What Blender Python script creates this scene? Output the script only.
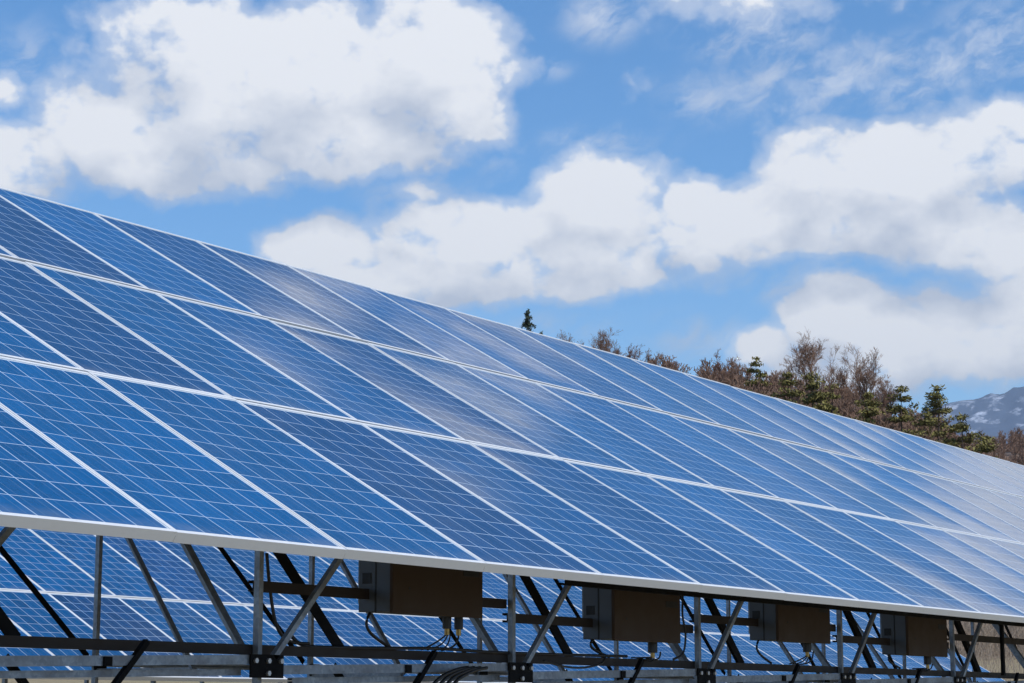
import bpy, math, random
import numpy as np
from mathutils import Vector, Matrix
R = math.radians
scene = bpy.context.scene
for o in list(bpy.data.objects): bpy.data.objects.remove(o)

# ------------------------------------------------------------------ camera
G = 2.2                                   # height of the lower panel edge above the ground
CAM = Vector((-7.6621, -5.169, -0.6204 + G))
YAW, PITCH, FPX = 0.9891, 0.17277, 2093.05
cam = bpy.data.cameras.new('camera'); camo = bpy.data.objects.new('camera', cam)
scene.collection.objects.link(camo); scene.camera = camo
cam.sensor_fit = 'HORIZONTAL'; cam.sensor_width = 36; cam.lens = 36 * FPX / 1024
cam.clip_start = .1; cam.clip_end = 60000
camo.location = CAM; camo.rotation_euler = (math.pi/2 + PITCH, 0, -YAW)
FW = Vector((math.sin(YAW)*math.cos(PITCH), math.cos(YAW)*math.cos(PITCH), math.sin(PITCH)))
RT = Vector((math.cos(YAW), -math.sin(YAW), 0)); UP = RT.cross(FW)
def azel(px, py):
    d = (FW + RT*((px-512)/FPX) - UP*((py-341.5)/FPX)).normalized()
    return math.degrees(math.atan2(d.x, d.y)), math.degrees(math.asin(d.z))

# ------------------------------------------------------------------ light
SUN_EL, SUN_AZ = R(52), R(200)            # azimuth clockwise from +Y
sd = Vector((math.sin(SUN_AZ)*math.cos(SUN_EL), math.cos(SUN_AZ)*math.cos(SUN_EL), math.sin(SUN_EL)))
sl = bpy.data.lights.new('sun', 'SUN'); sl.energy = 4.0; sl.angle = R(.53); sl.color = (1, .97, .93)
so = bpy.data.objects.new('sun', sl); scene.collection.objects.link(so)
so.rotation_euler = (-sd).to_track_quat('-Z', 'Y').to_euler(); so.location = (0, 0, 60)
scene.view_settings.view_transform = 'Standard'; scene.view_settings.look = 'None'
scene.view_settings.gamma = 1; scene.view_settings.exposure = 0.0
scene.cycles.max_bounces = 6; scene.cycles.diffuse_bounces = 3; scene.cycles.volume_bounces = 0
SKY_STRENGTH = .15
CLOUD = 7.6                                # cloud radiance before the strength factor

# ------------------------------------------------------------------ node helpers
class NT:
    def __init__(s, tree): s.t = tree; s.n = tree.nodes; s.l = tree.links
    def put(s, inp, v):
        if isinstance(v, bpy.types.NodeSocket): s.l.new(v, inp)
        elif v is not None: inp.default_value = v
    def m(s, op, a, b=None, c=None, clamp=False):
        n = s.n.new('ShaderNodeMath'); n.operation = op; n.use_clamp = clamp
        for i, v in enumerate((a, b, c)): s.put(n.inputs[i], v)
        return n.outputs[0]
    def vm(s, op, a, b=None, c=None, out=0):
        n = s.n.new('ShaderNodeVectorMath'); n.operation = op
        for i, v in enumerate((a, b, c)): s.put(n.inputs[i], v)
        return n.outputs[out]
    def noise(s, vec, scale, detail=4, rough=.55, out=0, dim='3D', lac=2.0):
        n = s.n.new('ShaderNodeTexNoise'); n.noise_dimensions = dim
        s.put(n.inputs['Vector'], vec); n.inputs['Scale'].default_value = scale
        n.inputs['Detail'].default_value = detail; n.inputs['Roughness'].default_value = rough; n.inputs['Lacunarity'].default_value = lac
        return n.outputs[out]
    def mr(s, v, a, b, c=0., d=1., smooth=False):
        n = s.n.new('ShaderNodeMapRange')
        if smooth: n.interpolation_type = 'SMOOTHSTEP'
        s.put(n.inputs[0], v)
        for i, q in enumerate((a, b, c, d)): s.put(n.inputs[1+i], q)
        return n.outputs[0]
    def mix(s, f, a, b, mode='MIX'):
        n = s.n.new('ShaderNodeMix'); n.data_type = 'RGBA'; n.blend_type = mode
        s.put(n.inputs[0], f)
        for i, v in ((6, a), (7, b)):
            if isinstance(v, tuple) and len(v) == 3: v = v + (1,)
            s.put(n.inputs[i], v)
        return n.outputs[2]
    def sep(s, v):
        n = s.n.new('ShaderNodeSeparateXYZ'); s.put(n.inputs[0], v); return n.outputs
    def comb(s, x, y, z=0.):
        n = s.n.new('ShaderNodeCombineXYZ')
        for i, v in enumerate((x, y, z)): s.put(n.inputs[i], v)
        return n.outputs[0]

# ------------------------------------------------------------------ sky with clouds
# cloud lobes as (azimuth, elevation, half width, half height, weight) in degrees on the sky
LOBES_PX = [
 (300,75,185,80,1),(430,60,95,75,1),(190,35,125,50,.85),(110,135,115,50,1),(150,165,110,38,.9),(10,165,75,42,1),(-6,92,36,26,.42),
 (340,135,160,48,1),(455,105,62,55,.9),(215,105,130,75,1),(70,110,70,40,.7),(230,160,90,30,.8),(700,205,50,34,.8),
 (745,8,115,36,.34),(800,82,130,44,.17),(920,70,130,44,.17),
 (605,205,88,58,1),(470,235,115,48,1),(325,240,80,34,.95),(420,283,150,34,.95),(570,265,150,42,1),(665,250,70,34,.8),(420,190,50,20,.5),
 (820,165,62,55,1),(900,175,110,62,1),(965,160,70,48,1),(765,225,100,48,.95),(960,235,110,52,1),(855,228,125,38,.95),(1010,120,50,30,.6),
 (835,312,75,48,1),(905,335,115,50,1),(990,345,90,52,1),(865,372,130,36,1),(765,345,45,24,.7),(1060,300,90,60,.9),
]
WISPS_PX = [(750,30,110,50,1),(800,85,120,50,1),(910,75,130,55,1),(990,45,80,60,1),(600,20,60,40,.8),(540,68,50,20,.7),(700,100,70,40,.7),
 (690,335,80,36,.8),(780,285,70,30,.8),(890,272,150,34,1),(560,325,90,24,.6),(420,190,90,30,.7),(600,140,110,26,.6),(30,60,70,60,.5),(500,160,40,60,.5)]
def lobes(src=None):
    L = []
    s = math.degrees(1/FPX)
    for x, y, a, b, w in (src or LOBES_PX):
        z, e = azel(x, y); L.append((z, e, a*s/math.cos(R(e)), b*s, w))
    if src: return L
    # clouds higher up and beyond the frame: these are the ones mirrored in the panel glass
    L += [(57.8,25.4,3.2,1.25,.6),(63.3,23.6,3.6,1.5,.6),(75.5,13.9,3.9,3.1,1),(82,14.5,4,3.6,1),(84,12,6,4,1),(44,47,9,4,.7),(70,36,8,3,.4),
          (36,14,5,4,1),(30,10,6,3,1),(24,22,8,5,.9),(95,22,8,5,.9),(110,14,9,5,1),(125,30,9,6,.9),(10,12,9,4,1),(-12,20,12,5,1),(-35,12,10,4,1),
          (-60,25,12,6,.9),(-90,14,14,5,1),(-120,30,12,6,.8),(150,18,12,5,.9),(-150,16,12,5,.8),(40,60,20,9,.8),(-60,55,20,9,.8),(120,55,20,8,.7)]
    return L
def density_group():
    g = bpy.data.node_groups.new('cloud_density', 'ShaderNodeTree'); t = NT(g)
    g.interface.new_socket('P', in_out='INPUT', socket_type='NodeSocketVector')
    g.interface.new_socket('D', in_out='OUTPUT', socket_type='NodeSocketFloat'); g.interface.new_socket('Relief', in_out='OUTPUT', socket_type='NodeSocketFloat')
    gi = g.nodes.new('NodeGroupInput'); go = g.nodes.new('NodeGroupOutput')
    p = gi.outputs[0]
    w1 = t.vm('SUBTRACT', t.noise(p, .16, 3, .5, out=1, dim='2D'), (.5, .5, .5))
    pw = t.vm('MULTIPLY_ADD', w1, (1.3, .8, 0), p)
    w2 = t.vm('SUBTRACT', t.noise(p, .7, 3, .55, out=1, dim='2D'), (.5, .5, .5))
    pw = t.vm('MULTIPLY_ADD', w2, (.8, .6, 0), pw)
    d = None
    for a, e, ra, re, w in lobes():
        q = t.vm('MULTIPLY_ADD', pw, (1/ra/1.12, 1/re/1.12, 0), (-a/ra/1.12, -e/re/1.12, 0))
        v = t.m('MULTIPLY_ADD', t.vm('LENGTH', q, out=1), -w, w)
        d = v if d is None else t.m('SMOOTH_MAX', d, v, .12)
    base = d; d = t.m('MINIMUM', t.m('MULTIPLY_ADD', d, 2.0, -.16), .72)
    n1 = t.m('SUBTRACT', t.noise(t.vm('MULTIPLY', p, (1, 1.5, 1)), .42, 8, .6, dim='2D'), .5)
    d = t.m('MULTIPLY_ADD', n1, .95, d)
    vo = g.nodes.new('ShaderNodeTexVoronoi'); vo.voronoi_dimensions = '2D'; vo.feature = 'SMOOTH_F1'; vo.inputs['Smoothness'].default_value = .35
    vo.inputs['Scale'].default_value = .62; vo.inputs['Detail'].default_value = 2; vo.inputs['Roughness'].default_value = .55
    vw = t.vm('MULTIPLY_ADD', t.vm('SUBTRACT', t.noise(p, 1.3, 3, .5, out=1, dim='2D'), (.5,.5,.5)), (.9, .9, 0), p)
    t.l.new(t.vm('MULTIPLY', vw, (1, 1.35, 0)), vo.inputs['Vector'])
    d = t.m('MULTIPLY_ADD', t.m('SUBTRACT', .55, vo.outputs['Distance']), .40, d)
    rl = t.m('MULTIPLY_ADD', t.m('SUBTRACT', .55, vo.outputs['Distance']), .22, t.m('MULTIPLY_ADD', n1, .35, base)); t.l.new(rl, go.inputs[1])
    t.l.new(d, go.inputs[0]); return g
def build_world():
    w = bpy.data.worlds.new('World'); scene.world = w; w.use_nodes = True
    t = NT(w.node_tree); t.n.clear()
    out = t.n.new('ShaderNodeOutputWorld'); bg = t.n.new('ShaderNodeBackground'); t.l.new(bg.outputs[0], out.inputs[0])
    sky = t.n.new('ShaderNodeTexSky'); sky.sky_type = 'NISHITA'; sky.sun_disc = False
    sky.sun_elevation = SUN_EL; sky.sun_rotation = SUN_AZ; sky.altitude = 900; sky.air_density = 1.0; sky.dust_density = .35; sky.ozone_density = 2.6
    tc = t.n.new('ShaderNodeTexCoord'); v = t.vm('NORMALIZE', tc.outputs['Generated']); x, y, z = t.sep(v)
    az = t.m('MULTIPLY', t.m('ARCTAN2', x, y), 57.29578)
    el = t.m('MULTIPLY', t.m('ARCSINE', z), 57.29578)
    P = t.comb(az, el)
    G_ = density_group()
    def dens(p):
        n = t.n.new('ShaderNodeGroup'); n.node_tree = G_; t.put(n.inputs[0], p); return n.outputs
    (d0, r0) = dens(P); (_, r1) = dens(t.vm('ADD', P, (.6, 1.7, 0)))
    cover = t.mr(d0, .07, .56, 0, .98, True)
    thin = t.mr(d0, -.22, .34, 0, .45, True)
    cover = t.m('MAXIMUM', cover, thin)
    wm = None
    for a, e, ra, re, w_ in lobes(WISPS_PX):
        q = t.vm('MULTIPLY_ADD', P, (1/ra, 1/re, 0), (-a/ra, -e/re, 0))
        v_ = t.m('MULTIPLY_ADD', t.vm('LENGTH', q, out=1), -w_, w_); wm = v_ if wm is None else t.m('SMOOTH_MAX', wm, v_, .15)
    rot = t.n.new('ShaderNodeVectorRotate'); rot.rotation_type = 'Z_AXIS'; rot.inputs['Angle'].default_value = -.45; t.l.new(P, rot.inputs['Vector'])
    ww = t.vm('SUBTRACT', t.noise(P, .8, 3, .5, out=1, dim='2D'), (.5, .5, .5))
    wn = t.noise(t.vm('MULTIPLY', t.vm('MULTIPLY_ADD', ww, (.7, .7, 0), rot.outputs[0]), (.6, 1.35, 1)), .8, 8, .62, dim='2D')
    wisp = t.m('MULTIPLY', t.mr(wn, .36, .74, 0, 1, True), t.mr(wm, 0, .7, 0, .58, True))
    cover = t.m('MAXIMUM', cover, wisp)
    lit = t.mr(t.m('SUBTRACT', r0, r1), -.60, .50, 0, 1)          # upper rims catch the sun
    soft = t.noise(t.vm('MULTIPLY', P, (1, 1.8, 1)), .9, 5, .55, dim='2D')
    sh = t.m('ADD', t.m('MULTIPLY_ADD', lit, 1.45, -.20), t.m('MULTIPLY', t.m('SUBTRACT', soft, .5), .45), clamp=True)
    ccol = t.mix(sh, (.60*CLOUD*.86, .66*CLOUD*.86, .78*CLOUD*.86), (.90*CLOUD*.96, .912*CLOUD*.96, .94*CLOUD*.96))
    hs = t.n.new('ShaderNodeHueSaturation'); hs.inputs['Saturation'].default_value = 1.27; hs.inputs['Value'].default_value = 1.12
    t.l.new(sky.outputs[0], hs.inputs['Color'])
    col = t.mix(cover, hs.outputs[0], ccol)
    t.l.new(col, bg.inputs[0]); bg.inputs[1].default_value = SKY_STRENGTH
    w.cycles.sampling_method = 'MANUAL'; w.cycles.sample_map_resolution = 1024
build_world()

# ------------------------------------------------------------------ objects helpers
col = scene.collection
def tag(o, label=None, cat=None, group=None, kind=None):
    if label: o['label'] = label
    if cat: o['category'] = cat
    if group: o['group'] = group
    if kind: o['kind'] = kind
    return o
def empty(name, loc=(0,0,0), rot=(0,0,0)):
    o = bpy.data.objects.new(name, None); col.objects.link(o); o.location = loc; o.rotation_euler = rot
    o.empty_display_size = .1; return o
class MB:
    def __init__(s): s.v = []; s.f = []
    def add(s, vs, fs):
        k = len(s.v); s.v += [tuple(p) for p in vs]; s.f += [tuple(i+k for i in f) for f in fs]; return s
    def box(s, a, b):
        x0,y0,z0 = a; x1,y1,z1 = b
        return s.add([(x0,y0,z0),(x1,y0,z0),(x1,y1,z0),(x0,y1,z0),(x0,y0,z1),(x1,y0,z1),(x1,y1,z1),(x0,y1,z1)],
                     [(0,3,2,1),(4,5,6,7),(0,1,5,4),(1,2,6,5),(2,3,7,6),(3,0,4,7)])
    def prism(s, p0, p1, prof, up=(0,0,1)):
        p0 = Vector(p0); p1 = Vector(p1); d = (p1-p0).normalized(); u = Vector(up)
        a = d.cross(u).normalized(); b = a.cross(d).normalized(); n = len(prof)
        vs = [p0 + a*x + b*y for x, y in prof] + [p1 + a*x + b*y for x, y in prof]
        fs = [(i, (i+1) % n, n+(i+1) % n, n+i) for i in range(n)] + [tuple(range(n))[::-1], tuple(range(n, 2*n))]
        return s.add(vs, fs)
    def channel(s, p0, p1, w, d, up=(0,0,1), t=.0035, flip=1):
        h = w/2
        pr = [(0,-h),(d,-h),(d,-h+.012),(d-t,-h+.012),(d-t,-h+t),(t,-h+t),(t,h-t),(d-t,h-t),(d-t,h-.012),(d,h-.012),(d,h),(0,h)]
        pr = [((x-d/2)*flip, y) for x, y in pr]
        if flip < 0: pr = pr[::-1]
        return s.prism(p0, p1, pr, up)
    def angle(s, p0, p1, w, up=(0,0,1), t=.005, fx=1, fy=1):
        pr = [(0,0),(w,0),(w,t),(t,t),(t,w),(0,w)]; pr = [((x-w/2)*fx, (y-w/2)*fy) for x, y in pr]
        if fx*fy < 0: pr = pr[::-1]
        return s.prism(p0, p1, pr, up)
    def tube(s, pts, r, n=8):
        pts = [Vector(p) for p in pts]
        rings = []
        for i, p in enumerate(pts):
            d = (pts[min(i+1, len(pts)-1)] - pts[max(i-1, 0)]).normalized()
            u = Vector((0,0,1)) if abs(d.z) < .9 else Vector((1,0,0))
            a = d.cross(u).normalized(); b = a.cross(d)
            rings.append([p + a*r*math.cos(6.2832*k/n) + b*r*math.sin(6.2832*k/n) for k in range(n)])
        vs = [v for q in rings for v in q]; fs = []
        for i in range(len(pts)-1):
            for k in range(n): fs.append((i*n+k, i*n+(k+1)%n, (i+1)*n+(k+1)%n, (i+1)*n+k))
        fs += [tuple(range(n))[::-1], tuple(range((len(pts)-1)*n, len(pts)*n))]
        return s.add(vs, fs)
    def mesh(s, name, mat=None, smooth=False):
        me = bpy.data.meshes.new(name); me.from_pydata(s.v, [], s.f); me.update()
        if mat: me.materials.append(mat)
        if smooth: me.polygons.foreach_set('use_smooth', [True]*len(me.polygons))
        return me
    def build(s, name, mat, parent=None, smooth=False, bevel=0):
        me = s.mesh(name, mat, smooth); o = bpy.data.objects.new(name, me); col.objects.link(o)
        if parent: o.parent = parent
        if bevel:
            b = o.modifiers.new('bevel', 'BEVEL'); b.width = bevel; b.segments = 2; b.limit_method = 'ANGLE'
        return o
def link(name, me, parent=None, loc=None):
    o = bpy.data.objects.new(name, me); col.objects.link(o)
    if parent: o.parent = parent
    if loc: o.location = loc
    return o

# ------------------------------------------------------------------ materials
def material(name):
    m = bpy.data.materials.new(name); m.use_nodes = True; t = NT(m.node_tree)
    return m, t, m.node_tree.nodes['Principled BSDF']
def simple(name, c, rough=.5, metal=0., var=.25, scale=12., bump=0., spec=.5):
    m, t, b = material(name); b.inputs['Specular IOR Level'].default_value = spec
    tc = t.n.new('ShaderNodeTexCoord')
    n = t.noise(tc.outputs['Object'], scale, 5, .6)
    lo = tuple(x*(1-var) for x in c); hi = tuple(min(1, x*(1+var)) for x in c)
    t.l.new(t.mix(n, lo, hi), b.inputs['Base Color'])
    t.put(b.inputs['Roughness'], t.mr(n, .3, .7, rough*.8, min(1, rough*1.2))); b.inputs['Metallic'].default_value = metal
    if bump:
        bp = t.n.new('ShaderNodeBump'); bp.inputs['Strength'].default_value = bump; bp.inputs['Distance'].default_value = .01
        t.l.new(n, bp.inputs['Height']); t.l.new(bp.outputs[0], b.inputs['Normal'])
    return m
M = {}
def steel():
    m, t, b = material('galvanised_steel')
    tc = t.n.new('ShaderNodeTexCoord'); vo = t.n.new('ShaderNodeTexVoronoi'); vo.inputs['Scale'].default_value = 60
    t.l.new(tc.outputs['Object'], vo.inputs['Vector'])
    n = t.noise(tc.outputs['Object'], 7, 5, .6)
    c = t.mix(t.sep(vo.outputs['Color'])[0], (.22, .265, .32), (.35, .40, .46))
    t.l.new(t.mix(t.mr(n, .35, .75), c, (.18, .19, .21)), b.inputs['Base Color'])
    b.inputs['Metallic'].default_value = .55; t.put(b.inputs['Roughness'], t.mr(n, .3, .7, .38, .6)); return m
M['steel'] = steel()
M['dark'] = simple('painted_and_shaded_steel', (.005, .0055, .007), .7, 0., .3, spec=.12)  # black paint on the gussets; on the dark front brace, shade put into the colour
M['brown'] = simple('shaded_brown_steel', (.030, .023, .020), .55, .0, .3, spec=.25)  # steel of rails and long beam, with shade and grass bounce put into its colour
M['alu'] = simple('anodised_aluminium', (.65, .66, .66), .5, .1, .05, 30)
M['cabinet'] = simple('brown_cabinet_paint', (.055, .035, .022), .6, 0., .12, 6, spec=.2)
M['greybox'] = simple('grey_cabinet_paint', (.075, .09, .115), .5, 0., .15, 9)
M['rubber'] = simple('black_cable_sheath', (.012, .012, .013), .45, 0., .2)
M['brass'] = simple('brass_gland', (.42, .28, .10), .35, .8, .2)
M['bolt'] = simple('zinc_bolt', (.55, .56, .58), .35, .8, .1)
M['label'] = simple('black_vent', (.008, .008, .008), .6, 0, .1)
def glass():
    m, t, b = material('polycrystalline_cells')
    uv = t.n.new('ShaderNodeUVMap'); uv.uv_map = 'UVMap'
    oi = t.n.new('ShaderNodeObjectInfo'); oc = t.sep(oi.outputs['Color'])
    u, v, _ = t.sep(uv.outputs[0])
    fu = t.m('FRACT', u); fv = t.m('FRACT', v)
    du = t.m('MINIMUM', fu, t.m('SUBTRACT', 1, fu)); dv = t.m('MINIMUM', fv, t.m('SUBTRACT', 1, fv))
    gap = t.m('MAXIMUM', t.mr(du, .012, .019, 1, 0), t.mr(dv, .009, .015, 1, 0))
    edge = t.m('MAXIMUM', t.m('MAXIMUM', t.m('LESS_THAN', u, 0.), t.m('GREATER_THAN', u, 6.)), t.m('MAXIMUM', t.m('LESS_THAN', v, 0.), t.m('GREATER_THAN', v, 10.)))
    gap = t.m('MAXIMUM', gap, edge)
    # bus bars run along the long side: two thin pale wires per cell
    bb = t.m('MINIMUM', t.m('ABSOLUTE', t.m('SUBTRACT', fu, .27)), t.m('ABSOLUTE', t.m('SUBTRACT', fu, .73)))
    bus = t.m('MULTIPLY', t.mr(bb, .004, .009, 1, 0), .35)
    cu = t.m('FLOOR', u); cv = t.m('FLOOR', v)
    wn = t.n.new('ShaderNodeTexWhiteNoise'); wn.noise_dimensions = '3D'
    t.l.new(t.comb(cu, cv, t.m('MULTIPLY', oc[2], 97.)), wn.inputs['Vector'])
    vo = t.n.new('ShaderNodeTexVoronoi'); vo.inputs['Scale'].default_value = 9
    t.l.new(t.vm('ADD', uv.outputs[0], t.comb(t.m('MULTIPLY', oc[2], 31.), t.m('MULTIPLY', wn.outputs[0], 5.), 0.)), vo.inputs['Vector'])
    grain = t.sep(vo.outputs['Color'])[0]
    hue = t.mix(oc[0], (.001, .064, .182), (.0045, .040, .128))          # cobalt batch ... violet navy batch
    k = t.m('ADD', t.m('MULTIPLY_ADD', wn.outputs[0], .26, .74), t.m('MULTIPLY_ADD', grain, .16, -.04))
    k = t.m('MULTIPLY', k, t.m('MULTIPLY_ADD', oc[1], .8, .55))
    cell = t.vm('SCALE', hue); t.put(cell.node.inputs['Scale'], k)
    cc = t.mix(bus, cell, (.30, .36, .45))
    cc = t.mix(gap, cc, (.48, .58, .70))
    dust = t.noise(t.vm('ADD', uv.outputs[0], t.comb(0., 0., t.m('MULTIPLY', oc[2], 50.))), .8, 6, .65)
    cc = t.mix(t.mr(dust, .45, .85, 0., .03), cc, (.5, .48, .45))
    low = t.m('MULTIPLY', t.mr(v, 0., .55, .28, 0.), t.mr(dust, .35, .7))
    cc = t.mix(low, cc, (.30, .30, .30))
    t.l.new(cc, b.inputs['Base Color'])
    t.put(b.inputs['Roughness'], t.mr(dust, .35, .7, .07, .13)); b.inputs['IOR'].default_value = 1.35
    return m
M['glass'] = glass()

# ------------------------------------------------------------------ solar panels
TILT = .522; CT, ST = math.cos(TILT), math.sin(TILT)
PW, PL, PT, LIP = .9965, 1.704, .042, .0125
VROW = [0., 1.717, 3.462]
def frame_mesh():
    mb = MB(); t = .0
    w, l, p, q = PW, PL, LIP, PT
    # top lip ring + outer skirt + inner return, all as four mitred rails
    o = [(0,0),(w,0),(w,l),(0,l)]; i = [(p,.022),(w-p,.022),(w-p,l-.022),(p,l-.022)]
    j = [(.004,.004),(w-.004,.004),(w-.004,l-.004),(.004,l-.004)]
    vs = [(x,y,0) for x,y in o] + [(x,y,0) for x,y in i] + [(x,y,-q) for x,y in o] + [(x,y,-.006) for x,y in i] + [(x,y,-.006) for x,y in j] + [(x,y,-q) for x,y in j]
    fs = []
    for k in range(4):
        n = (k+1) % 4
        fs += [(k,n,4+n,4+k),(8+k,8+n,n,k),(4+k,4+n,12+n,12+k),(12+k,12+n,16+n,16+k),(16+k,16+n,20+n,20+k),(20+k,20+n,8+n,8+k)]
    mb.add(vs, fs); return mb.mesh('frame', M['alu'])
def glass_mesh(sag):
    nx, ny = 12, 16; x0, x1, y0, y1 = LIP-.004, PW-LIP+.004, .018, PL-.018
    vs = []; uvs = []
    for j in range(ny+1):
        for i in range(nx+1):
            a, b = i/nx, j/ny
            vs.append((x0+(x1-x0)*a, y0+(y1-y0)*b, -.0035 - sag*(1-(2*a-1)**2)*(1-(2*b-1)**6)))
            uvs.append((-.06+6.12*a, -.06+10.12*b))
    fs = [(j*(nx+1)+i, j*(nx+1)+i+1, (j+1)*(nx+1)+i+1, (j+1)*(nx+1)+i) for j in range(ny) for i in range(nx)]
    me = bpy.data.meshes.new('glass'); me.from_pydata(vs, [], fs); me.update()
    ul = me.uv_layers.new(name='UVMap')
    for lp in me.loops: ul.data[lp.index].uv = uvs[lp.vertex_index]
    me.polygons.foreach_set('use_smooth', [True]*len(me.polygons)); me.materials.append(M['glass']); return me
def back_mesh():
    mb = MB(); mb.add([(.005,.005,-.034),(PW-.005,.005,-.034),(PW-.005,PL-.005,-.034),(.005,PL-.005,-.034)], [(0,3,2,1)])
    mb.box((PW/2-.06, PL-.30, -.056), (PW/2+.06, PL-.18, -.0345)); return mb
FRAME = frame_mesh(); GLASS = [glass_mesh(s) for s in (.003, .0045, .006)]
M['backsheet'] = simple('white_backsheet', (.30, .30, .31), .6, 0, .1)
BACK = back_mesh().mesh('backsheet', M['backsheet'])
ORD = ['first','second','third','fourth','fifth','sixth','seventh','eighth','ninth','tenth','eleventh','twelfth','thirteenth','fourteenth','fifteenth','sixteenth','seventeenth','eighteenth','nineteenth','twentieth','twenty-first','twenty-second','twenty-third','twenty-fourth','twenty-fifth','twenty-sixth','twenty-seventh','twenty-eighth','twenty-ninth']
rp = random.Random(7)
FRONT_HUE = {(0,-3):(.1,.9),(0,-2):(.05,1.),(0,-1):(.15,.8),(0,0):(.85,.6),(0,1):(.45,.7),(0,2):(.6,.6),(0,3):(.35,.8),(0,4):(.2,1),
             (1,-1):(.7,.55),(1,0):(.05,.7),(1,1):(.3,.8),(1,2):(.8,.6),(2,0):(.9,.5),(2,1):(.1,1.),(2,2):(.75,.7),(2,3):(.8,.6),(1,-2):(.1,.8)}
def panel(X, Y, Z, v, key, label, group):
    t = empty('solar_panel', (X+.00175, Y+(v+.002)*CT, Z+(v+.002)*ST),
              (TILT + R(rp.uniform(-.10,.10)), R(rp.uniform(-.10,.10)), 0))
    tag(t, label, 'solar panel', group)
    f = link('frame', FRAME, t); g = link('glass', rp.choice(GLASS), t); b = link('backsheet', BACK, t)
    h = FRONT_HUE.get(key) or (rp.choice((.1,.2,.35,.5,.65,.8)), rp.uniform(.4,1))
    g.color = (h[0], h[1], rp.random(), 1)
    return t
def px(P):
    d = Vector(P) - CAM; q = d.dot(FW); return 512+FPX*d.dot(RT)/q, 341.5-FPX*d.dot(UP)/q
def array(X0, Y0, Z0, cols, rows, which, seen):
    for r in rows:
        n = 0
        for i in cols:
            X = X0 + i; v = VROW[r]
            # which of the row's panels the photograph shows, left to right
            c = [px((X+a, Y0+(v+b*PL)*CT, Z0+(v+b*PL)*ST)) for a in (.0,1.) for b in (0.,1.)]
            vis = max(p[0] for p in c) > 4 and min(p[0] for p in c) < 1022
            if which == 'front':
                if vis and seen:
                    n += 1
                    rn = ('bottom', 'middle', 'top')[r]
                    lab = 'blue solar panel, %s row of front array, %s from the photo\'s left edge' % (rn, ORD[min(n-1,28)])
                else: lab = 'blue solar panel in the %s row of the front array, outside the picture' % ('bottom','middle','top')[r]
                panel(X, Y0, Z0, v, (r,i), lab, 'solar panels of the front array')
            else:
                if vis: n += 1
                rn = ('bottom row', 'second row', 'third row')[r]
                lab = ('blue solar panel behind the struts, %s of rear array, %s from the left' % (rn, ORD[min(n-1,28)])) if vis else 'blue solar panel in the %s of the rear array, outside the picture' % rn
                panel(X, Y0, Z0, v, ('b',r,i), lab, 'solar panels of the rear array')
array(0, 0, G, range(-5, 22), (0,1,2), 'front', True)
RY, RZ, RX = 8.88, -.34 + G, 7.45
array(RX, RY, RZ, range(-4, 24), (0,1,2), 'rear', True)

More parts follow.
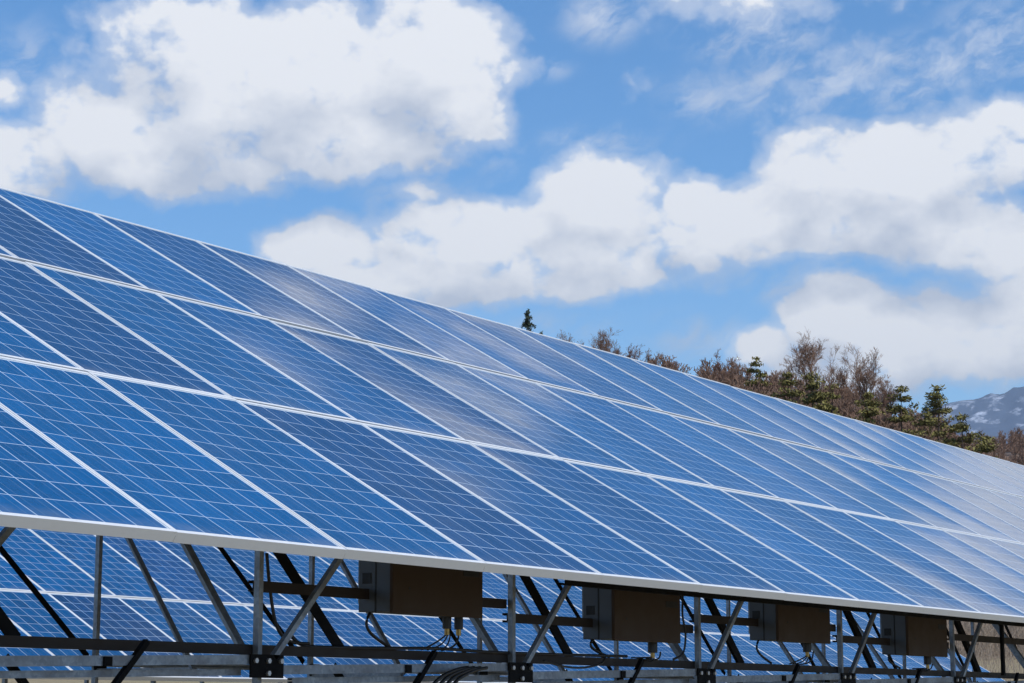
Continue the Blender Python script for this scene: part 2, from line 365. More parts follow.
# ------------------------------------------------------------------ mounting frame of the front array
PX0, BAY = -.595, 2.01
YF, YR = .80, 3.72
KS = range(-2, 11)
def psurf(y): return G + y*ST/CT - PT/CT         # underside of the panels
def frame_front():
    root = tag(empty('mounting_frame', (PX0, YF, 0)), 'galvanised and dark steel mounting frame of posts, rails and braces under the front solar array', 'mounting frame')
    inv = root.location
    def B(mb, name, mat, par=root):
        o = mb.build(name, mat); o.parent = par; o.matrix_parent_inverse = Matrix.Translation(-Vector(root.location)) if par is root else Matrix.Identity(4); return o
    zb = G - .376
    xa, xb = PX0+BAY*KS[0]-.3, PX0+BAY*KS[-1]+.3
    for k in KS:
        X = PX0 + BAY*k; j = k*.004
        up = (0,1,0)
        B(MB().channel((X,YF+.002,.02),(X,YF+.002,psurf(YF)-.07), .030, .028, up, flip=-1), 'post', M['steel'])
        B(MB().channel((X-.02,YR,.02),(X-.02,YR,psurf(YR)-.07), .030, .028, up, flip=-1), 'rear_post', M['steel'])
        # concrete footing block of each post pair
        B(MB().box((X-.14,YF-.14,-.25),(X+.14,YF+.14,.12)), 'footing', M['concrete'])
        B(MB().box((X-.16,YR-.14,-.25),(X+.12,YR+.14,.12)), 'footing', M['concrete'])
        # rafter under the panels, perpendicular to the row
        B(MB().channel((X+.045,.22,psurf(.22)-.035),(X+.045,4.3,psurf(4.3)-.035), .06, .04, (0,0,1)), 'rafter', M['steel'])
        # rearward struts in the plane of the posts
        B(MB().angle((X-.03,YF+.06,G-.40),(X-.03,1.86,psurf(1.86)-.06), .046, (1,0,0), .004, 1, -1), 'strut', M['steel'])
        B(MB().angle((X-.02,2.96,G-.42),(X-.02,3.80,G+.78), .042, (1,0,0), .004, 1, -1), 'strut', M['steel'])
        B(MB().angle((X-.02,2.96,G-.42),(X-.02,YR-.02,G-.42), .04, (0,0,1)), 'tie', M['steel'])
        # diagonal pair in the front plane
        B(MB().angle((X+.05,YF-.045,G-.41),(X+.53,YF-.045,G+.07), .026, (0,1,0), .004, -1, 1), 'brace', M['steel'])
        B(MB().angle((X+.63,YF+.055,G-.37),(X+.07,YF+.055,G+.145), .058, (0,1,0), .006, 1, 1), 'brace', M['dark'])  # its shaded face is put into the dark colour
        # long diagonal between the rear posts
        B(MB().angle((X-.06,YR+.04,G-.33),(X-BAY+.02,YR+.04,G+1.26), .036, (0,1,0), .004, 1, 1), 'rear_brace', M['dark'])
        # lower struts running down to the footings
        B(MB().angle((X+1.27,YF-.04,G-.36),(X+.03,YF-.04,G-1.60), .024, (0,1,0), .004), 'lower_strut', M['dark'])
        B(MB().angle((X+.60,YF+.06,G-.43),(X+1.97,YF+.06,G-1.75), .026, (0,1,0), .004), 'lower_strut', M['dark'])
        # bay rails: upper instrument rail, stepped from bay to bay, and a pair of lower beams that rise slightly
        zr = G + (-.10 if k % 2 == 0 else -.168)
        if k >= 0: B(MB().channel((X-.012,.837,zr),(X+BAY-.016,.837,zr+.002), .048, .03, (0,0,1), flip=-1), 'rail', M['brown'])
        B(MB().channel((X+.10,YF-.03,G-.462),(X+BAY-.09,YF-.03,G-.421), .040, .03, (0,0,1), flip=-1), 'beam', M['steel'])
        B(MB().channel((X+.26,YF+.03,G-.507),(X+BAY-.09,YF+.03,G-.474), .028, .03, (0,0,1), flip=-1), 'beam', M['steel'])
        # gusset with its bolts
        g = B(MB().box((X-.112,YF-.058,G-.498),(X+.108,YF-.050,G-.398)), 'gusset', M['dark'])
        for bx, bz in ((-.085,-.425),(0,-.425),(.085,-.425),(0,-.478)):
            h = MB().prism((X+bx,YF-.0585,G+bz),(X+bx,YF-.070,G+bz), [(.012*math.cos(a),.012*math.sin(a)) for a in [i*math.pi/3 for i in range(6)]])
            q = h.build('bolt', M['bolt'], g)
        # rear foot plate and clamp on the beam
        B(MB().box((X-.055,YR-.03,G-.42),(X+.045,YR-.022,G-.34)), 'gusset', M['dark'])
        B(MB().box((X+1.02,YF-.054,G-.462),(X+1.065,YF-.046,G-.425)), 'clamp', M['dark'])
    B(MB().channel((xa,YF+.035,zb),(xb,YF+.035,zb), .044, .028, (0,0,1), flip=-1), 'long_beam', M['brown'])
    B(MB().channel((xa,YR+.03,G-.37),(xb,YR+.03,G-.37), .034, .03, (0,0,1)), 'long_beam', M['steel'])
    for y in (.30, 1.45, 2.05, 3.15, 3.75, 4.30):
        z = psurf(y) - .012
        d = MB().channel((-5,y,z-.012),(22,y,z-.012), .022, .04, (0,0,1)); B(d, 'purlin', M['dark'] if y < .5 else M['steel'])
    B(MB().channel((1.42,.50,G+.016),(22,.50,G+.016), .05, .04, (0,0,1), flip=-1), 'purlin', M['dark'])
    return root
M['concrete'] = simple('concrete', (.36, .35, .33), .9, 0, .2, 9, .3)
frame_front()
def frame_rear():
    root = tag(empty('mounting_frame', (RX, RY+.8, 0)), 'steel mounting frame almost hidden under the rear solar array', 'mounting frame')
    for k in range(-2, 12):
        X = RX + .85 + BAY*k
        for y, nm in ((.8,'post'),(3.72,'rear_post')):
            o = MB().channel((X,RY+y,.02),(X,RY+y,RZ+y*ST/CT-.12), .042, .036, (0,1,0), flip=-1).build(nm, M['steel'])
            o.parent = root; o.matrix_parent_inverse = Matrix.Translation(-Vector(root.location))
        o = MB().channel((X+.045,RY+.22,RZ+.22*ST/CT-.085),(X+.045,RY+4.3,RZ+4.3*ST/CT-.085), .06, .04).build('rafter', M['steel'])
        o.parent = root; o.matrix_parent_inverse = Matrix.Translation(-Vector(root.location))
    for y in (.35,2.1,3.8):
        o = MB().channel((RX-4,RY+y,RZ+y*ST/CT-.07),(RX+24,RY+y,RZ+y*ST/CT-.07), .022, .04).build('purlin', M['steel'])
        o.parent = root; o.matrix_parent_inverse = Matrix.Translation(-Vector(root.location))
frame_rear()

# ------------------------------------------------------------------ inverters with cables
INV = [(.224,.97,-.190,'leftmost brown inverter box, hung under the front array in the left half of the photo'),
       (2.25,2.994,-.263,'second brown inverter box from the left, below the middle of the front array'),
       (4.261,5.025,-.216,'third brown inverter box from the left, between two posts right of centre'),
       (6.318,7.045,-.263,'rightmost brown inverter box, nearest the brown hillside')]
for n, (x0, x1, zb, lab) in enumerate(INV):
    cx, cy, cz = (x0+x1)/2, .80, G+zb
    t = tag(empty('inverter', (cx, cy, cz)), lab, 'inverter', 'inverter boxes hung under the front array')
    w = (x1-x0)/2; H = .42
    MB().box((-w,-.12,0),(w,-.10+.0,H)).build('cover', M['cabinet'], t, bevel=.004)
    b = MB().box((-w+.004,-.0995,.008),(w-.006,.085,H-.01)).build('body', M['greybox'], t, bevel=.003)
    MB().box((-w+.002,-.02,.004),(-w+.0062,-.012,H-.02)).build('seam', M['label'], t)
    MB().box((-w+.001,.01,.14),(-w+.0065,.062,.19)).build('side_vent', M['label'], t, bevel=.001)
    MB().box((w-.17,-.1215,.20),(w-.035,-.1202,.235)).build('nameplate', M['label'], t)
    MB().tube([(-w+.13,-.1215,.12),(-w+.13,-.1202,.12)], .007, 10).build('indicator', M['label'], t)
    MB().box((-w+.02,.085,.05),(-w+.06,.10,H)).build('bracket', M['steel'], t); MB().box((w-.06,.085,.05),(w-.02,.10,H)).build('bracket', M['steel'], t)
    r = random.Random(n+3)
    for gx in ((w-.18, w-.08) if n == 0 else (w-.17,)):
        g = MB().tube([(gx,-.03,.004),(gx,-.03,-.055)], .022 if n == 0 else .028, 10).build('cable_gland', M['rubber'], t)
        MB().tube([(gx,-.03,-.055),(gx,-.03,-.085)], .013, 8).build('nut', M['brass'], g)
    def hang(p0, p1, dip, rad, side=0):
        pts = []
        for i in range(13):
            a = i/12; p = Vector(p0).lerp(Vector(p1), a)
            p.z -= dip*math.sin(math.pi*a); p.x += side*math.sin(math.pi*a); pts.append(p)
        return MB().tube(pts, rad, 6).build('cable', M['rubber'], t, smooth=True)
    zz = -.376 - zb + .028
    hang((w-.18,-.03,-.08),(w-.30,.035,zz), .0, .0045, .02); hang((w-.17,-.03,-.08),(w-.26,.03,zz), .01, .004, .03)
    hang((w-.15,-.03,-.08),(w-.20,.03,zz), .02, .004, .03); hang((w-.08,-.03,-.05),(w-.14,.03,zz), .02, .005, .05)
    hang((-w+.04,.04,.01),(-w+.20,.035,zz), -.0, .0075, -.10)
# cables lying along the long beam, and the loose bundle under the first inverter
def run(name, pts, rad, lab, cat='cable', grp=None):
    P = [Vector(p) for p in pts]; out = []
    for i in range(len(P)-1):
        a = P[max(i-1,0)]; b = P[i]; c = P[i+1]; d = P[min(i+2,len(P)-1)]
        for q in range(8):
            u = q/8
            out.append(.5*((2*b)+(c-a)*u+(2*a-5*b+4*c-d)*u*u+(3*b-a-3*c+d)*u**3))
    out.append(P[-1]); o0 = P[0]
    mb = MB().tube([p-o0 for p in out], rad, 6); o = mb.build(name, M['rubber'], smooth=True); o.location = o0
    return tag(o, lab, cat, grp)
zt = G-.376+.024
run('cable', [(-.30,.86,zt+.05),(-.22,.84,zt+.003),(.1,.82,zt),(.45,.81,zt+.006),(.8,.82,zt+.012),(1.3,.81,zt+.004),(1.9,.82,zt+.006),(2.6,.81,zt+.01)], .009,
    'thick black cable lying on the long beam from the first gusset to the second inverter')
run('cable', [(-.50,.84,G+.05),(-.47,.84,G-.12),(-.42,.84,G-.27),(-.33,.84,zt+.02),(-.2,.835,zt+.012)], .008, 'grey cable curving down beside the post nearest the left inverter')
for q in range(4):
    x = .55+q*.055
    run('cable', [(x+.32,.70,G-.43),(x+.18,.69,G-.45),(x+.04,.69,G-.50),(x-.04,.70,G-.60),(x-.02,.74,G-.8)], .009,
        'black cable of the drooping bundle at the bottom edge below the left inverter', 'cable', 'drooping cables under the left inverter')
run('cable', [(1.62,.74,G-.385),(1.8,.735,G-.41),(2.0,.735,G-.415),(2.2,.74,G-.39),(2.3,.77,zt)], .006, 'thin black cable sagging just right of the second gusset')
run('cable', [(3.22,.78,G+.1),(3.20,.78,G-.08),(3.235,.78,G-.2),(3.22,.79,G-.31),(3.12,.8,zt+.003)], .007, 'thin black cable dangling right of the second inverter')
o = MB().box((-.018,-.012,-.40),(.018,.012,.05)).build('stub_post', M['dark']); o.location = (8.28,.72,G+.02)
tag(o, 'short black bar hanging free under the array in front of the brown hillside', 'bar')

# ------------------------------------------------------------------ terrain
rng = np.random.default_rng(5)
def vnoise(x, y, s, seed):
    r = np.random.default_rng(seed); T = r.random((256,256))
    x = np.asarray(x)/s; y = np.asarray(y)/s
    xi = np.floor(x).astype(int); yi = np.floor(y).astype(int); fx = x-xi; fy = y-yi
    fx = fx*fx*(3-2*fx); fy = fy*fy*(3-2*fy)
    g = lambda a, b: T[a % 256, b % 256]
    return (g(xi,yi)*(1-fx)+g(xi+1,yi)*fx)*(1-fy)+(g(xi,yi+1)*(1-fx)+g(xi+1,yi+1)*fx)*fy - .5
def ss(a, b, x): t = np.clip((x-a)/(b-a), 0, 1); return t*t*(3-2*t)
RIDGE = 270.
def crest_deg(az): return np.interp(az, [0,30,45,57,62,66,68.2,69.6,71,74,85,120], [3,5,6.5,7.9,7.7,6.9,6.1,5.0,4.1,3.4,3.1,2.0])
def far_deg(az): return np.interp(az, [0,40,60,66,68.5,70,72,80,100], [2,4,4.6,5.6,6.25,6.45,6.5,6.6,4.6])
def height(x, y):
    dx = np.asarray(x)-CAM.x; dy = np.asarray(y)-CAM.y
    r = np.hypot(dx, dy); az = np.degrees(np.arctan2(dx, dy))
    fac = ss(-30, 20, az)*(1-ss(110, 150, az))
    zc = 1.6 + RIDGE*np.tan(np.radians(crest_deg(az)))
    z = 3.6*ss(25, 90, r)
    z = z + (zc-3.6)*ss(85, RIDGE, r)**.9
    z = z - .35*zc*ss(RIDGE+10, RIDGE+170, r)
    zf = 1.6 + 700*np.tan(np.radians(far_deg(az)))
    z = z*(1-ss(RIDGE+150, 560, r)) + ss(RIDGE+60, 700, r)*zf*1.0
    z = z*(1 - .3*ss(760, 1600, r)) 
    z = z + ss(60, 160, r)*(vnoise(x, y, 30, 1)*3 + vnoise(x, y, 9, 2)*.8)*np.clip(r/300, 0, 1)
    return z*fac
def terrain():
    az = np.radians(np.concatenate([np.linspace(-180, 35, 50, endpoint=False), np.linspace(35, 90, 260, endpoint=False), np.linspace(90, 180, 22)]))
    rr = np.concatenate([np.linspace(0.5, 45, 14), np.linspace(50, 400, 110), np.linspace(410, 1600, 70), [2200, 4000, 9000, 20000, 30000]])
    A, Rr = np.meshgrid(az, rr)
    X = CAM.x + Rr*np.sin(A); Y = CAM.y + Rr*np.cos(A); Z = height(X, Y); Z[Rr > 1900] *= 0.15
    Z[Rr > 5000] = 0
    n = len(az); v = np.stack([X.ravel(), Y.ravel(), Z.ravel()], 1)
    fs = [(j*n+i, j*n+i+1, (j+1)*n+i+1, (j+1)*n+i) for j in range(len(rr)-1) for i in range(n-1)]
    me = bpy.data.meshes.new('ground'); me.from_pydata([tuple(q) for q in v] + [(CAM.x, CAM.y, 0)], [], [f[::-1] for f in fs] + [(len(v), i+1, i) for i in range(n-1)])
    me.update(); me.polygons.foreach_set('use_smooth', [True]*len(me.polygons))
    m, t, b = material('dry_grass_and_leaf_litter')
    ge = t.n.new('ShaderNodeNewGeometry'); p = ge.outputs['Position']
    d = t.vm('LENGTH', t.vm('SUBTRACT', t.vm('MULTIPLY', p, (1,1,0)), (CAM.x, CAM.y, 0)), out=1)
    n1 = t.noise(p, .25, 8, .6); n2 = t.noise(p, 3.0, 8, .7)
    grass = t.mix(n2, (.16,.125,.065), (.36,.29,.17)); litter = t.mix(n2, (.085,.06,.045), (.19,.135,.10))
    wood = t.mr(t.m('ADD', d, t.m('MULTIPLY', n1, 14.)), 84, 92)
    t.l.new(t.mix(wood, grass, litter), b.inputs['Base Color']); b.inputs['Roughness'].default_value = .95
    bp = t.n.new('ShaderNodeBump'); bp.inputs['Strength'].default_value = .6; bp.inputs['Distance'].default_value = .15; t.l.new(n2, bp.inputs['Height']); t.l.new(bp.outputs[0], b.inputs['Normal'])
    me.materials.append(m); tag(link('ground', me), 'dry grass rising to a leaf-brown wooded hillside', None, None, 'structure')
terrain()
def mountain():
    az = np.radians(np.linspace(50, 100, 420)); q = np.linspace(0, 1, 60)
    A, Q = np.meshgrid(az, q)
    D = 9500 + 3500*Q
    top = np.interp(np.degrees(A), [50,60,66,68,69.2,70.0,70.8,72,75,80,100], [3,4.8,7.2,7.9,8.12,8.3,8.6,9.1,9.7,9.8,6])
    X = CAM.x + D*np.sin(A); Y = CAM.y + D*np.cos(A)
    Z = 13000*np.tan(np.radians(top))*Q**.9
    rid = 1-2*np.abs(vnoise(X, Y, 900, 11)) ; rid2 = 1-2*np.abs(vnoise(X, Y, 330, 12)); rid3 = 1-2*np.abs(vnoise(X, Y, 120, 13))
    Z = Z + (rid-.6)*200*Q*(1-.85*Q) + (rid2-.6)*110*Q*(1-.7*Q) + (rid3-.5)*40*Q*(1-.4*Q)
    n = len(az); v = np.stack([X.ravel(), Y.ravel(), Z.ravel()], 1)
    Xb = X[-1]*1.08; Yb = Y[-1]*1.08
    vs = [tuple(p) for p in v] + [(a, b, -20) for a, b in zip(Xb, Yb)]
    fs = [((j+1)*n+i, (j+1)*n+i+1, j*n+i+1, j*n+i) for j in range(len(q)) for i in range(n-1)]
    me = bpy.data.meshes.new('mountain'); me.from_pydata(vs, [], fs); me.update(); me.polygons.foreach_set('use_smooth', [True]*len(me.polygons))
    m, t, b = material('snow_streaked_mountain')
    ge = t.n.new('ShaderNodeNewGeometry'); p = ge.outputs['Position']
    nz = t.noise(t.vm('MULTIPLY', p, (1,1,1.6)), .0075, 8, .62)
    h = t.mr(t.sep(p)[2], 700, 1900)
    snow = t.mr(t.m('ADD', t.m('MULTIPLY', h, .16), nz), .67, .80)
    hazy_rock = t.mix(t.noise(p, .01, 6, .6), (.045,.07,.125), (.08,.11,.17))  # rock tone made paler and bluer, distance haze painted into it
    t.l.new(t.mix(snow, hazy_rock, (.5,.54,.62)), b.inputs['Base Color']); b.inputs['Roughness'].default_value = .9
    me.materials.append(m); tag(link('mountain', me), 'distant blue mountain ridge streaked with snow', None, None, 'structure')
mountain()

# ------------------------------------------------------------------ trees
def bark(name, a, b_):
    m, t, b = material(name); ge = t.n.new('ShaderNodeNewGeometry')
    n = t.noise(ge.outputs['Position'], .6, 5, .6)
    t.l.new(t.mix(n, a, b_), b.inputs['Base Color']); b.inputs['Roughness'].default_value = .9; return m
M['twig'] = bark('bare_twigs', (.175,.105,.070), (.31,.19,.125))
M['twig_red'] = bark('reddish_twigs', (.17,.085,.062), (.28,.16,.115))
M['bark'] = bark('grey_bark', (.16,.13,.11), (.28,.235,.20))
M['pinebark'] = bark('pine_bark', (.07,.045,.033), (.13,.085,.06))
def leafmat(name, a, b_):
    m, t, b = material(name); ge = t.n.new('ShaderNodeNewGeometry')
    n = t.noise(ge.outputs['Position'], .5, 4, .6); r = ge.outputs['Random Per Island']
    t.l.new(t.mix(t.m('ADD', t.m('MULTIPLY', n, .6), t.m('MULTIPLY', r, .4)), a, b_), b.inputs['Base Color'])
    b.inputs['Roughness'].default_value = .8; b.inputs['Specular IOR Level'].default_value = .2
    return m
M['pine'] = leafmat('pine_needles', (.070,.075,.022), (.28,.235,.075))
M['spruce'] = leafmat('spruce_needles', (.03,.045,.03), (.08,.10,.06))
def segs_mesh(S, name, mat, n=3):
    """S rows: x0 y0 z0 x1 y1 z1 r0 r1 -> tapered n-sided limbs, one mesh"""
    S = np.array(S); p0 = S[:,0:3]; p1 = S[:,3:6]; d = p1-p0; d /= np.linalg.norm(d, axis=1)[:,None]+1e-9
    u = np.where(np.abs(d[:,2:3]) < .9, np.array([[0,0,1.]]), np.array([[1.,0,0]])); a = np.cross(d, u); a /= np.linalg.norm(a, axis=1)[:,None]; b = np.cross(a, d)
    V = []
    for p, r in ((p0, S[:,6:7]), (p1, S[:,7:8])):
        for k in range(n): V.append(p + a*r*math.cos(6.2832*k/n) + b*r*math.sin(6.2832*k/n))
    V = np.stack(V, 1).reshape(-1,3); m = len(S); base = np.arange(m)[:,None]*2*n
    F = np.stack([np.concatenate([base+k, base+(k+1)%n, base+n+(k+1)%n, base+n+k], 1) for k in range(n)], 1).reshape(-1,4)
    me = bpy.data.meshes.new(name); me.vertices.add(len(V)); me.vertices.foreach_set('co', V.ravel())
    me.loops.add(F.size); me.loops.foreach_set('vertex_index', F.ravel().astype(np.int32))
    me.polygons.add(len(F)); me.polygons.foreach_set('loop_start', np.arange(0, F.size, 4, dtype=np.int32))
    me.update(calc_edges=True); me.materials.append(mat); return me
def bare_segments(r, H, spread=.5, depth=5, kids=(5,4,4,4,3), trunk=.35, r0=None):
    trunkS, S = [], []
    def rv(): return Vector((r.gauss(0,1), r.gauss(0,1), r.gauss(0,1))).normalized()
    def grow(p, d, L, rad, lev):
        n = 3 if lev < 2 else 2; q = p; dd = d
        pts = [p]
        for i in range(n):
            dd = (dd + rv()*(.05 if lev == 0 else .16) + Vector((0,0,.07))).normalized(); q2 = q + dd*L/n
            ra = rad*(1-.55*i/n); rb = rad*(1-.55*(i+1)/n)
            (trunkS if lev == 0 else S).append((*q, *q2, ra, rb)); q = q2; pts.append(q)
        if lev >= depth: return
        K = kids[min(lev, len(kids)-1)]
        for k in range(K):
            f = r.uniform(trunk if lev == 0 else .25, 1.0); i = min(int(f*n), n-1); b = pts[i].lerp(pts[i+1], f*n-i)
            nd = (dd + rv()*(spread + .25*lev*.3) *1.35 + Vector((0,0,.30))).normalized()
            grow(b, nd, L*(r.uniform(.34,.52)*(1.15-.45*f) if lev == 0 else r.uniform(.42,.66)), rad*.5*(1-.4*f), lev+1)
    grow(Vector((0,0,0)), Vector((0,0,1)), H*.72, r0 or H*.014, 0)
    return trunkS, S
def place(px_, py_top, dist, ):
    """ground point in the direction of a picture column at a distance, and the height a tree needs to reach that row"""
    az, el = azel(px_, py_top); a = R(az)
    x = CAM.x + dist*math.sin(a); y = CAM.y + dist*math.cos(a); z = float(height(x, y)); top = CAM.z + dist*math.tan(R(el))
    return x, y, z, top - z
def bare_tree(px_, top, dist, label, seed, spread=.5, kids=(12,5,4,4,4), mat='twig', group='bare trees along the wooded ridge', trunk=.35, depth=5, minr=.011):
    x, y, z, H = place(px_, top, dist); r = random.Random(seed)
    T, S = bare_segments(r, H, spread, depth, kids, trunk)
    zm = max(max(s[5] for s in T+S), .1); k = H/zm
    f = lambda s: tuple(c*k for c in s[:6]) + (max(s[6], minr), max(s[7], minr*.7))
    t = tag(empty('bare_tree', (x, y, z-.2), (0,0,r.uniform(0,6))), label, 'tree', group)
    link('trunk', segs_mesh([f(s) for s in T], 'trunk', M['bark'], 6), t); link('crown', segs_mesh([f(s) for s in S], 'crown', M[mat], 3), t)
    return t
def leaf_cloud(r, centers, name, mat, per, size):
    """many small needle tufts round a list of (centre, rx, rz) pads"""
    V, F = [], []
    for c, rx, rz in centers:
        for _ in range(int(per*rx*rx*max(rz,.3)*2.2)+12):
            while True:
                u = Vector((r.uniform(-1,1), r.uniform(-1,1), r.uniform(-1,1)))
                if u.length < 1: break
            p = Vector(c) + Vector((u.x*rx, u.y*rx, u.z*rz))
            n = Vector((r.gauss(0,1), r.gauss(0,1), r.gauss(0,.7))).normalized(); w = Vector((r.gauss(0,1), r.gauss(0,1), r.gauss(0,.5)+.3)).normalized()
            a = n*size*r.uniform(.5,1.2); b = w*size*r.uniform(.3,.7); k = len(V)
            V += [tuple(p-a), tuple(p+b), tuple(p+a), tuple(p-b*.6)]; F.append((k,k+1,k+2,k+3))
    me = bpy.data.meshes.new(name); me.from_pydata(V, [], F); me.update(); me.materials.append(mat); return me
def pine_tree(px_, top, dist, label, seed, spread=.24, kind='pine', levels=11, lean=0., low=.25, bushy=1.):
    x, y, z, H = place(px_, top, dist); r = random.Random(seed); levels = max(levels, int(H*(1.25 if kind == 'pine' else 2.3)))
    t = tag(empty('pine_tree' if kind == 'pine' else 'spruce_tree', (x, y, z-.2), (0,0,r.uniform(0,6))), label, 'tree', 'evergreens along the wooded ridge')
    T, B, C = [], [], []
    top_ = Vector((lean*H, 0, H)); q = Vector((0,0,0))
    for i in range(8):
        q2 = Vector((lean*H*((i+1)/8)**1.5 + r.uniform(-.01,.01)*H, r.uniform(-.01,.01)*H, H*.97*(i+1)/8)); T.append((*q, *q2, .02*H*(1-i/9), .02*H*(1-(i+1)/9))); q = q2
    for l in range(levels):
        f = low + (1-low)*min(1, max(0, (l + (r.uniform(-.8,.8) if l < levels-2 else 0))/(levels-1)))
        prof = (1-f)**.7 if kind != 'pine' else (1-f)**.55*.95+.05
        for k in range(r.choice((3,4,4,5)) if f < .95 else 1):
            a = r.uniform(0, 6.283); L = H*spread*prof*r.uniform(.55,1.35)
            b0 = Vector((lean*H*f**1.5, 0, H*f*.97)); b1 = b0 + Vector((math.cos(a)*L, math.sin(a)*L, L*r.uniform(-.12,.28) if kind == 'pine' else -L*.25))
            B.append((*b0, *b1, .005*H, .002*H))
            for g in (.45,.7,.95):
                if r.random() < (.25 if g < .6 else .08): continue
                if kind == 'spruce': C.append((tuple(b0.lerp(b1, g) + Vector((0,0,r.uniform(-.3,.3)))), .28, .22)); continue
                c = b0.lerp(b1, g); rx = (.35+H*.028)*bushy*r.uniform(.6,1.3)*(1 if g > .6 else .8); C.append(((c.x,c.y,c.z+rx*.2), rx, rx*.42))
    C.append(((lean*H,0,H*.97), .25, .4))
    link('trunk', segs_mesh(T+B, 'trunk', M['pinebark'], 5), t)
    link('crown', leaf_cloud(r, C, 'crown', M[kind], 60, .22), t)
    return t

spec_bare = [
 (570,328,265,'small grey bare tree just right of the lone dark spruce on the ridge',.5,'twig'),
 (602,327,262,'rounded bare tree on the ridge, twiggy crown left of the low reddish scrub',.55,'twig'),
 (614,337,266,'low bare tree leaning against the right side of a rounded bare crown on the ridge',.5,'twig'),
 (632,342,258,'reddish low bare tree in the middle of the small ridge group',.55,'twig_red'),
 (655,347,262,'low bare tree near the right end of the small ridge group',.5,'twig'),
 (671,358,262,'tiny bare tree at the right end of the small ridge group above the panels',.35,'twig_red'),
 (722,347,235,'dense reddish-brown bare tree at the left end of the main wood',.5,'twig_red'),
 (735,352,230,'dark bare tree between the reddish crown and the first pine of the wood',.45,'twig'),
 (704,368,240,'low reddish shrubby tree at the outer left edge of the main wood',.6,'twig_red'),
 (815,327,205,'tallest bare tree with wide fan-shaped crown above the pines',.5,'twig'),
 (865,338,205,'tall slender bare tree right of the widest bare crown',.42,'twig'),
 (784,362,215,'thin bare tree between the first pine and the tallest bare tree',.4,'twig'),
 (886,372,215,'bare tree with open crown standing left of the conical pine',.5,'twig'),
 (842,362,212,'small bare tree squeezed between the two tallest bare crowns',.4,'twig')]
for n, (a, b, d, lab, sp, mt) in enumerate(spec_bare):
    bare_tree(a, b, d, lab, 40+n, sp, mat=mt)
spec_pine = [
 (525,307,262,'lone dark spruce breaking the top edge of the panels',.24,'spruce',12,.03,.2,.8),
 (541,331,264,'tiny spruce tip just right of the lone dark spruce',.10,'spruce',10,.0,.2,.7),
 (756,356,222,'pine with flat tufts at the left of the main wood',.22,'pine',9,.0,.3,1.),
 (788,372,186,'dark green pine below the left side of the tallest bare tree',.25,'pine',9,0,.2,1.2),
 (812,374,182,'broad green pine directly below the tallest bare tree',.27,'pine',10,0,.15,1.25),
 (832,384,180,'low bright green pine right below the tallest bare crown',.24,'pine',9,0,.15,1.2),
 (868,392,180,'olive pine under the slender bare tree',.25,'pine',9,0,.15,1.2),
 (900,386,182,'layered brownish green pine left of the conical pine',.26,'pine',10,0,.15,1.15),
 (937,385,196,'conical dark green pine standing alone against the blue mountain',.25,'pine',10,.0,.12,1.2),
 (962,414,180,'low spreading pine right of the conical pine',.30,'pine',8,.0,.1,1.2),
 (985,436,172,'lowest golden green pine touching the top edge of the panels',.30,'pine',8,0,.1,1.2),
 (925,412,192,'short pine at the foot of the conical pine',.27,'pine',8,0,.1,1.2)]
for n, (a, b, d, lab, sp, kd, lv, ln, lo, bu) in enumerate(spec_pine):
    pine_tree(a, b, d, lab, 70+n, sp, kd, lv, ln, lo, bu)

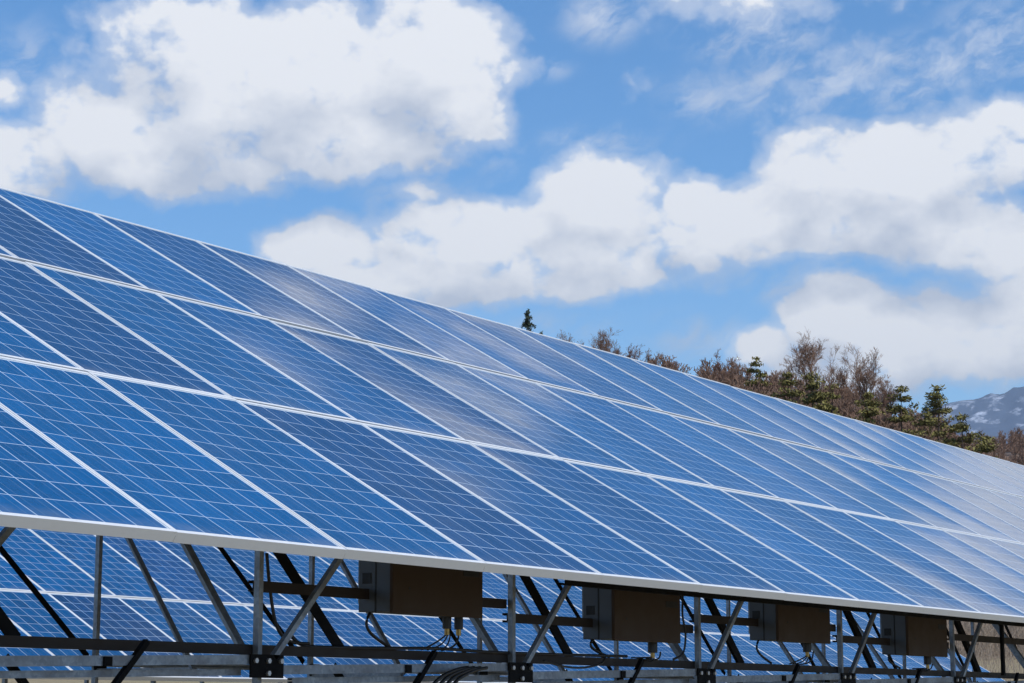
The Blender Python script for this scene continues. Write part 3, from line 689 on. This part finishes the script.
def woodland():
    """far bare wood that reads as one mass"""
    tmpl = []
    for s in range(7):
        r = random.Random(100+s); T, S = bare_segments(r, 1., .5, 3, (9,5,4,3), .25, .02); A = np.array(T+S)
        A[:, :6] /= A[:,5].max(); tmpl.append(A)
    out = []
    def add(x, y, z, H, minr):
        A = tmpl[rng.integers(7)].copy(); a = rng.uniform(0, 6.28); c, s = math.cos(a), math.sin(a)
        for k in (0, 3):
            X = A[:,k]*c - A[:,k+1]*s; Yv = A[:,k]*s + A[:,k+1]*c; A[:,k] = X*H*1.15; A[:,k+1] = Yv*H*1.15; A[:,k+2] *= H
        A[:,6:] = np.maximum(A[:,6:]*H*.8, minr)
        A[:,0] += x; A[:,3] += x; A[:,1] += y; A[:,4] += y; A[:,2] += z; A[:,5] += z; out.append(A)
    for _ in range(2600):
        az = rng.uniform(50, 80); d = rng.uniform(128, 330)**1.0
        if az < 57 and rng.random() < .5: continue
        x = CAM.x + d*math.sin(R(az)); y = CAM.y + d*math.cos(R(az)); z = float(height(x, y))
        H = rng.uniform(3.2, 6.0)*(1.0 if az < 62.3 else 1)
        # keep the shoulder of the ridge by the lone spruce open
        if az < 58.3 and d > 200: continue
        if 61.35 < az < 61.9 and d > 190: continue
        add(x, y, z-.2, H, .012+d*.00009)
    for _ in range(1500):
        az = rng.uniform(67, 80); d = rng.uniform(480, 730)
        x = CAM.x + d*math.sin(R(az)); y = CAM.y + d*math.cos(R(az)); z = float(height(x, y))
        add(x, y, z-.3, rng.uniform(5, 8), .05)
    me = segs_mesh(np.concatenate(out), 'bare_woodland', M['twig'], 3)
    tag(link('bare_woodland', me), 'brown leafless woodland covering the hillside behind the solar arrays', None, None, 'stuff')
woodland()
def thicket():
    """pale leafless thicket along the foot of the hill: slim stems too many to count"""
    S = []; r = np.random.default_rng(21)
    for _ in range(5200):
        az = r.uniform(62, 82); d = 76 + 50*r.random()**1.3
        x = CAM.x + d*math.sin(R(az)); y = CAM.y + d*math.cos(R(az)); z = float(height(x, y))-.1
        H = r.uniform(1.0, 4.6)*(.5 if d < 82 else 1); p = np.array([x, y, z]); w = .012+.012*r.random()
        q = p + np.array([r.normal(0,.12)*H, r.normal(0,.12)*H, H]); S.append((*p, *q, w, w*.4))
        for _k in range(7):
            f = r.uniform(.2, .95); b = p+(q-p)*f; L = H*r.uniform(.12,.38)
            e = b + np.array([r.normal(0,.5), r.normal(0,.5), r.uniform(.3,1.2)])*L; S.append((*b, *e, w*.5, w*.25))
    for _ in range(9000):
        az = r.uniform(60, 84); d = r.uniform(38, 84); x = CAM.x + d*math.sin(R(az)); y = CAM.y + d*math.cos(R(az)); z = float(height(x, y))
        H = r.uniform(.15, .7); S.append((x, y, z-.03, x+r.normal(0,.2)*H, y+r.normal(0,.2)*H, z+H, .012, .004))
    me = segs_mesh(S, 'bare_thicket', M['pale_twig'], 3)
    tag(link('bare_thicket', me), 'pale leafless thicket at the foot of the hillside', None, None, 'stuff')
M['pale_twig'] = bark('pale_twigs', (.24,.18,.13), (.46,.37,.28))
thicket()

# ------------------------------------------------------------------ the air
def haze():
    m = bpy.data.materials.new('haze'); m.use_nodes = True; t = NT(m.node_tree); t.n.clear()
    out = t.n.new('ShaderNodeOutputMaterial'); v = t.n.new('ShaderNodeVolumePrincipled')
    v.inputs['Color'].default_value = (.70, .85, 1, 1); v.inputs['Density'].default_value = HAZE; v.inputs['Anisotropy'].default_value = .3
    t.l.new(v.outputs[0], out.inputs['Volume'])
    o = MB().box((-31000,-31000,-25),(31000,31000,2300)).build('haze', m)
    tag(o, 'thin blue air between the arrays and the mountain', None, None, 'stuff')
HAZE = 4.0e-5
haze()
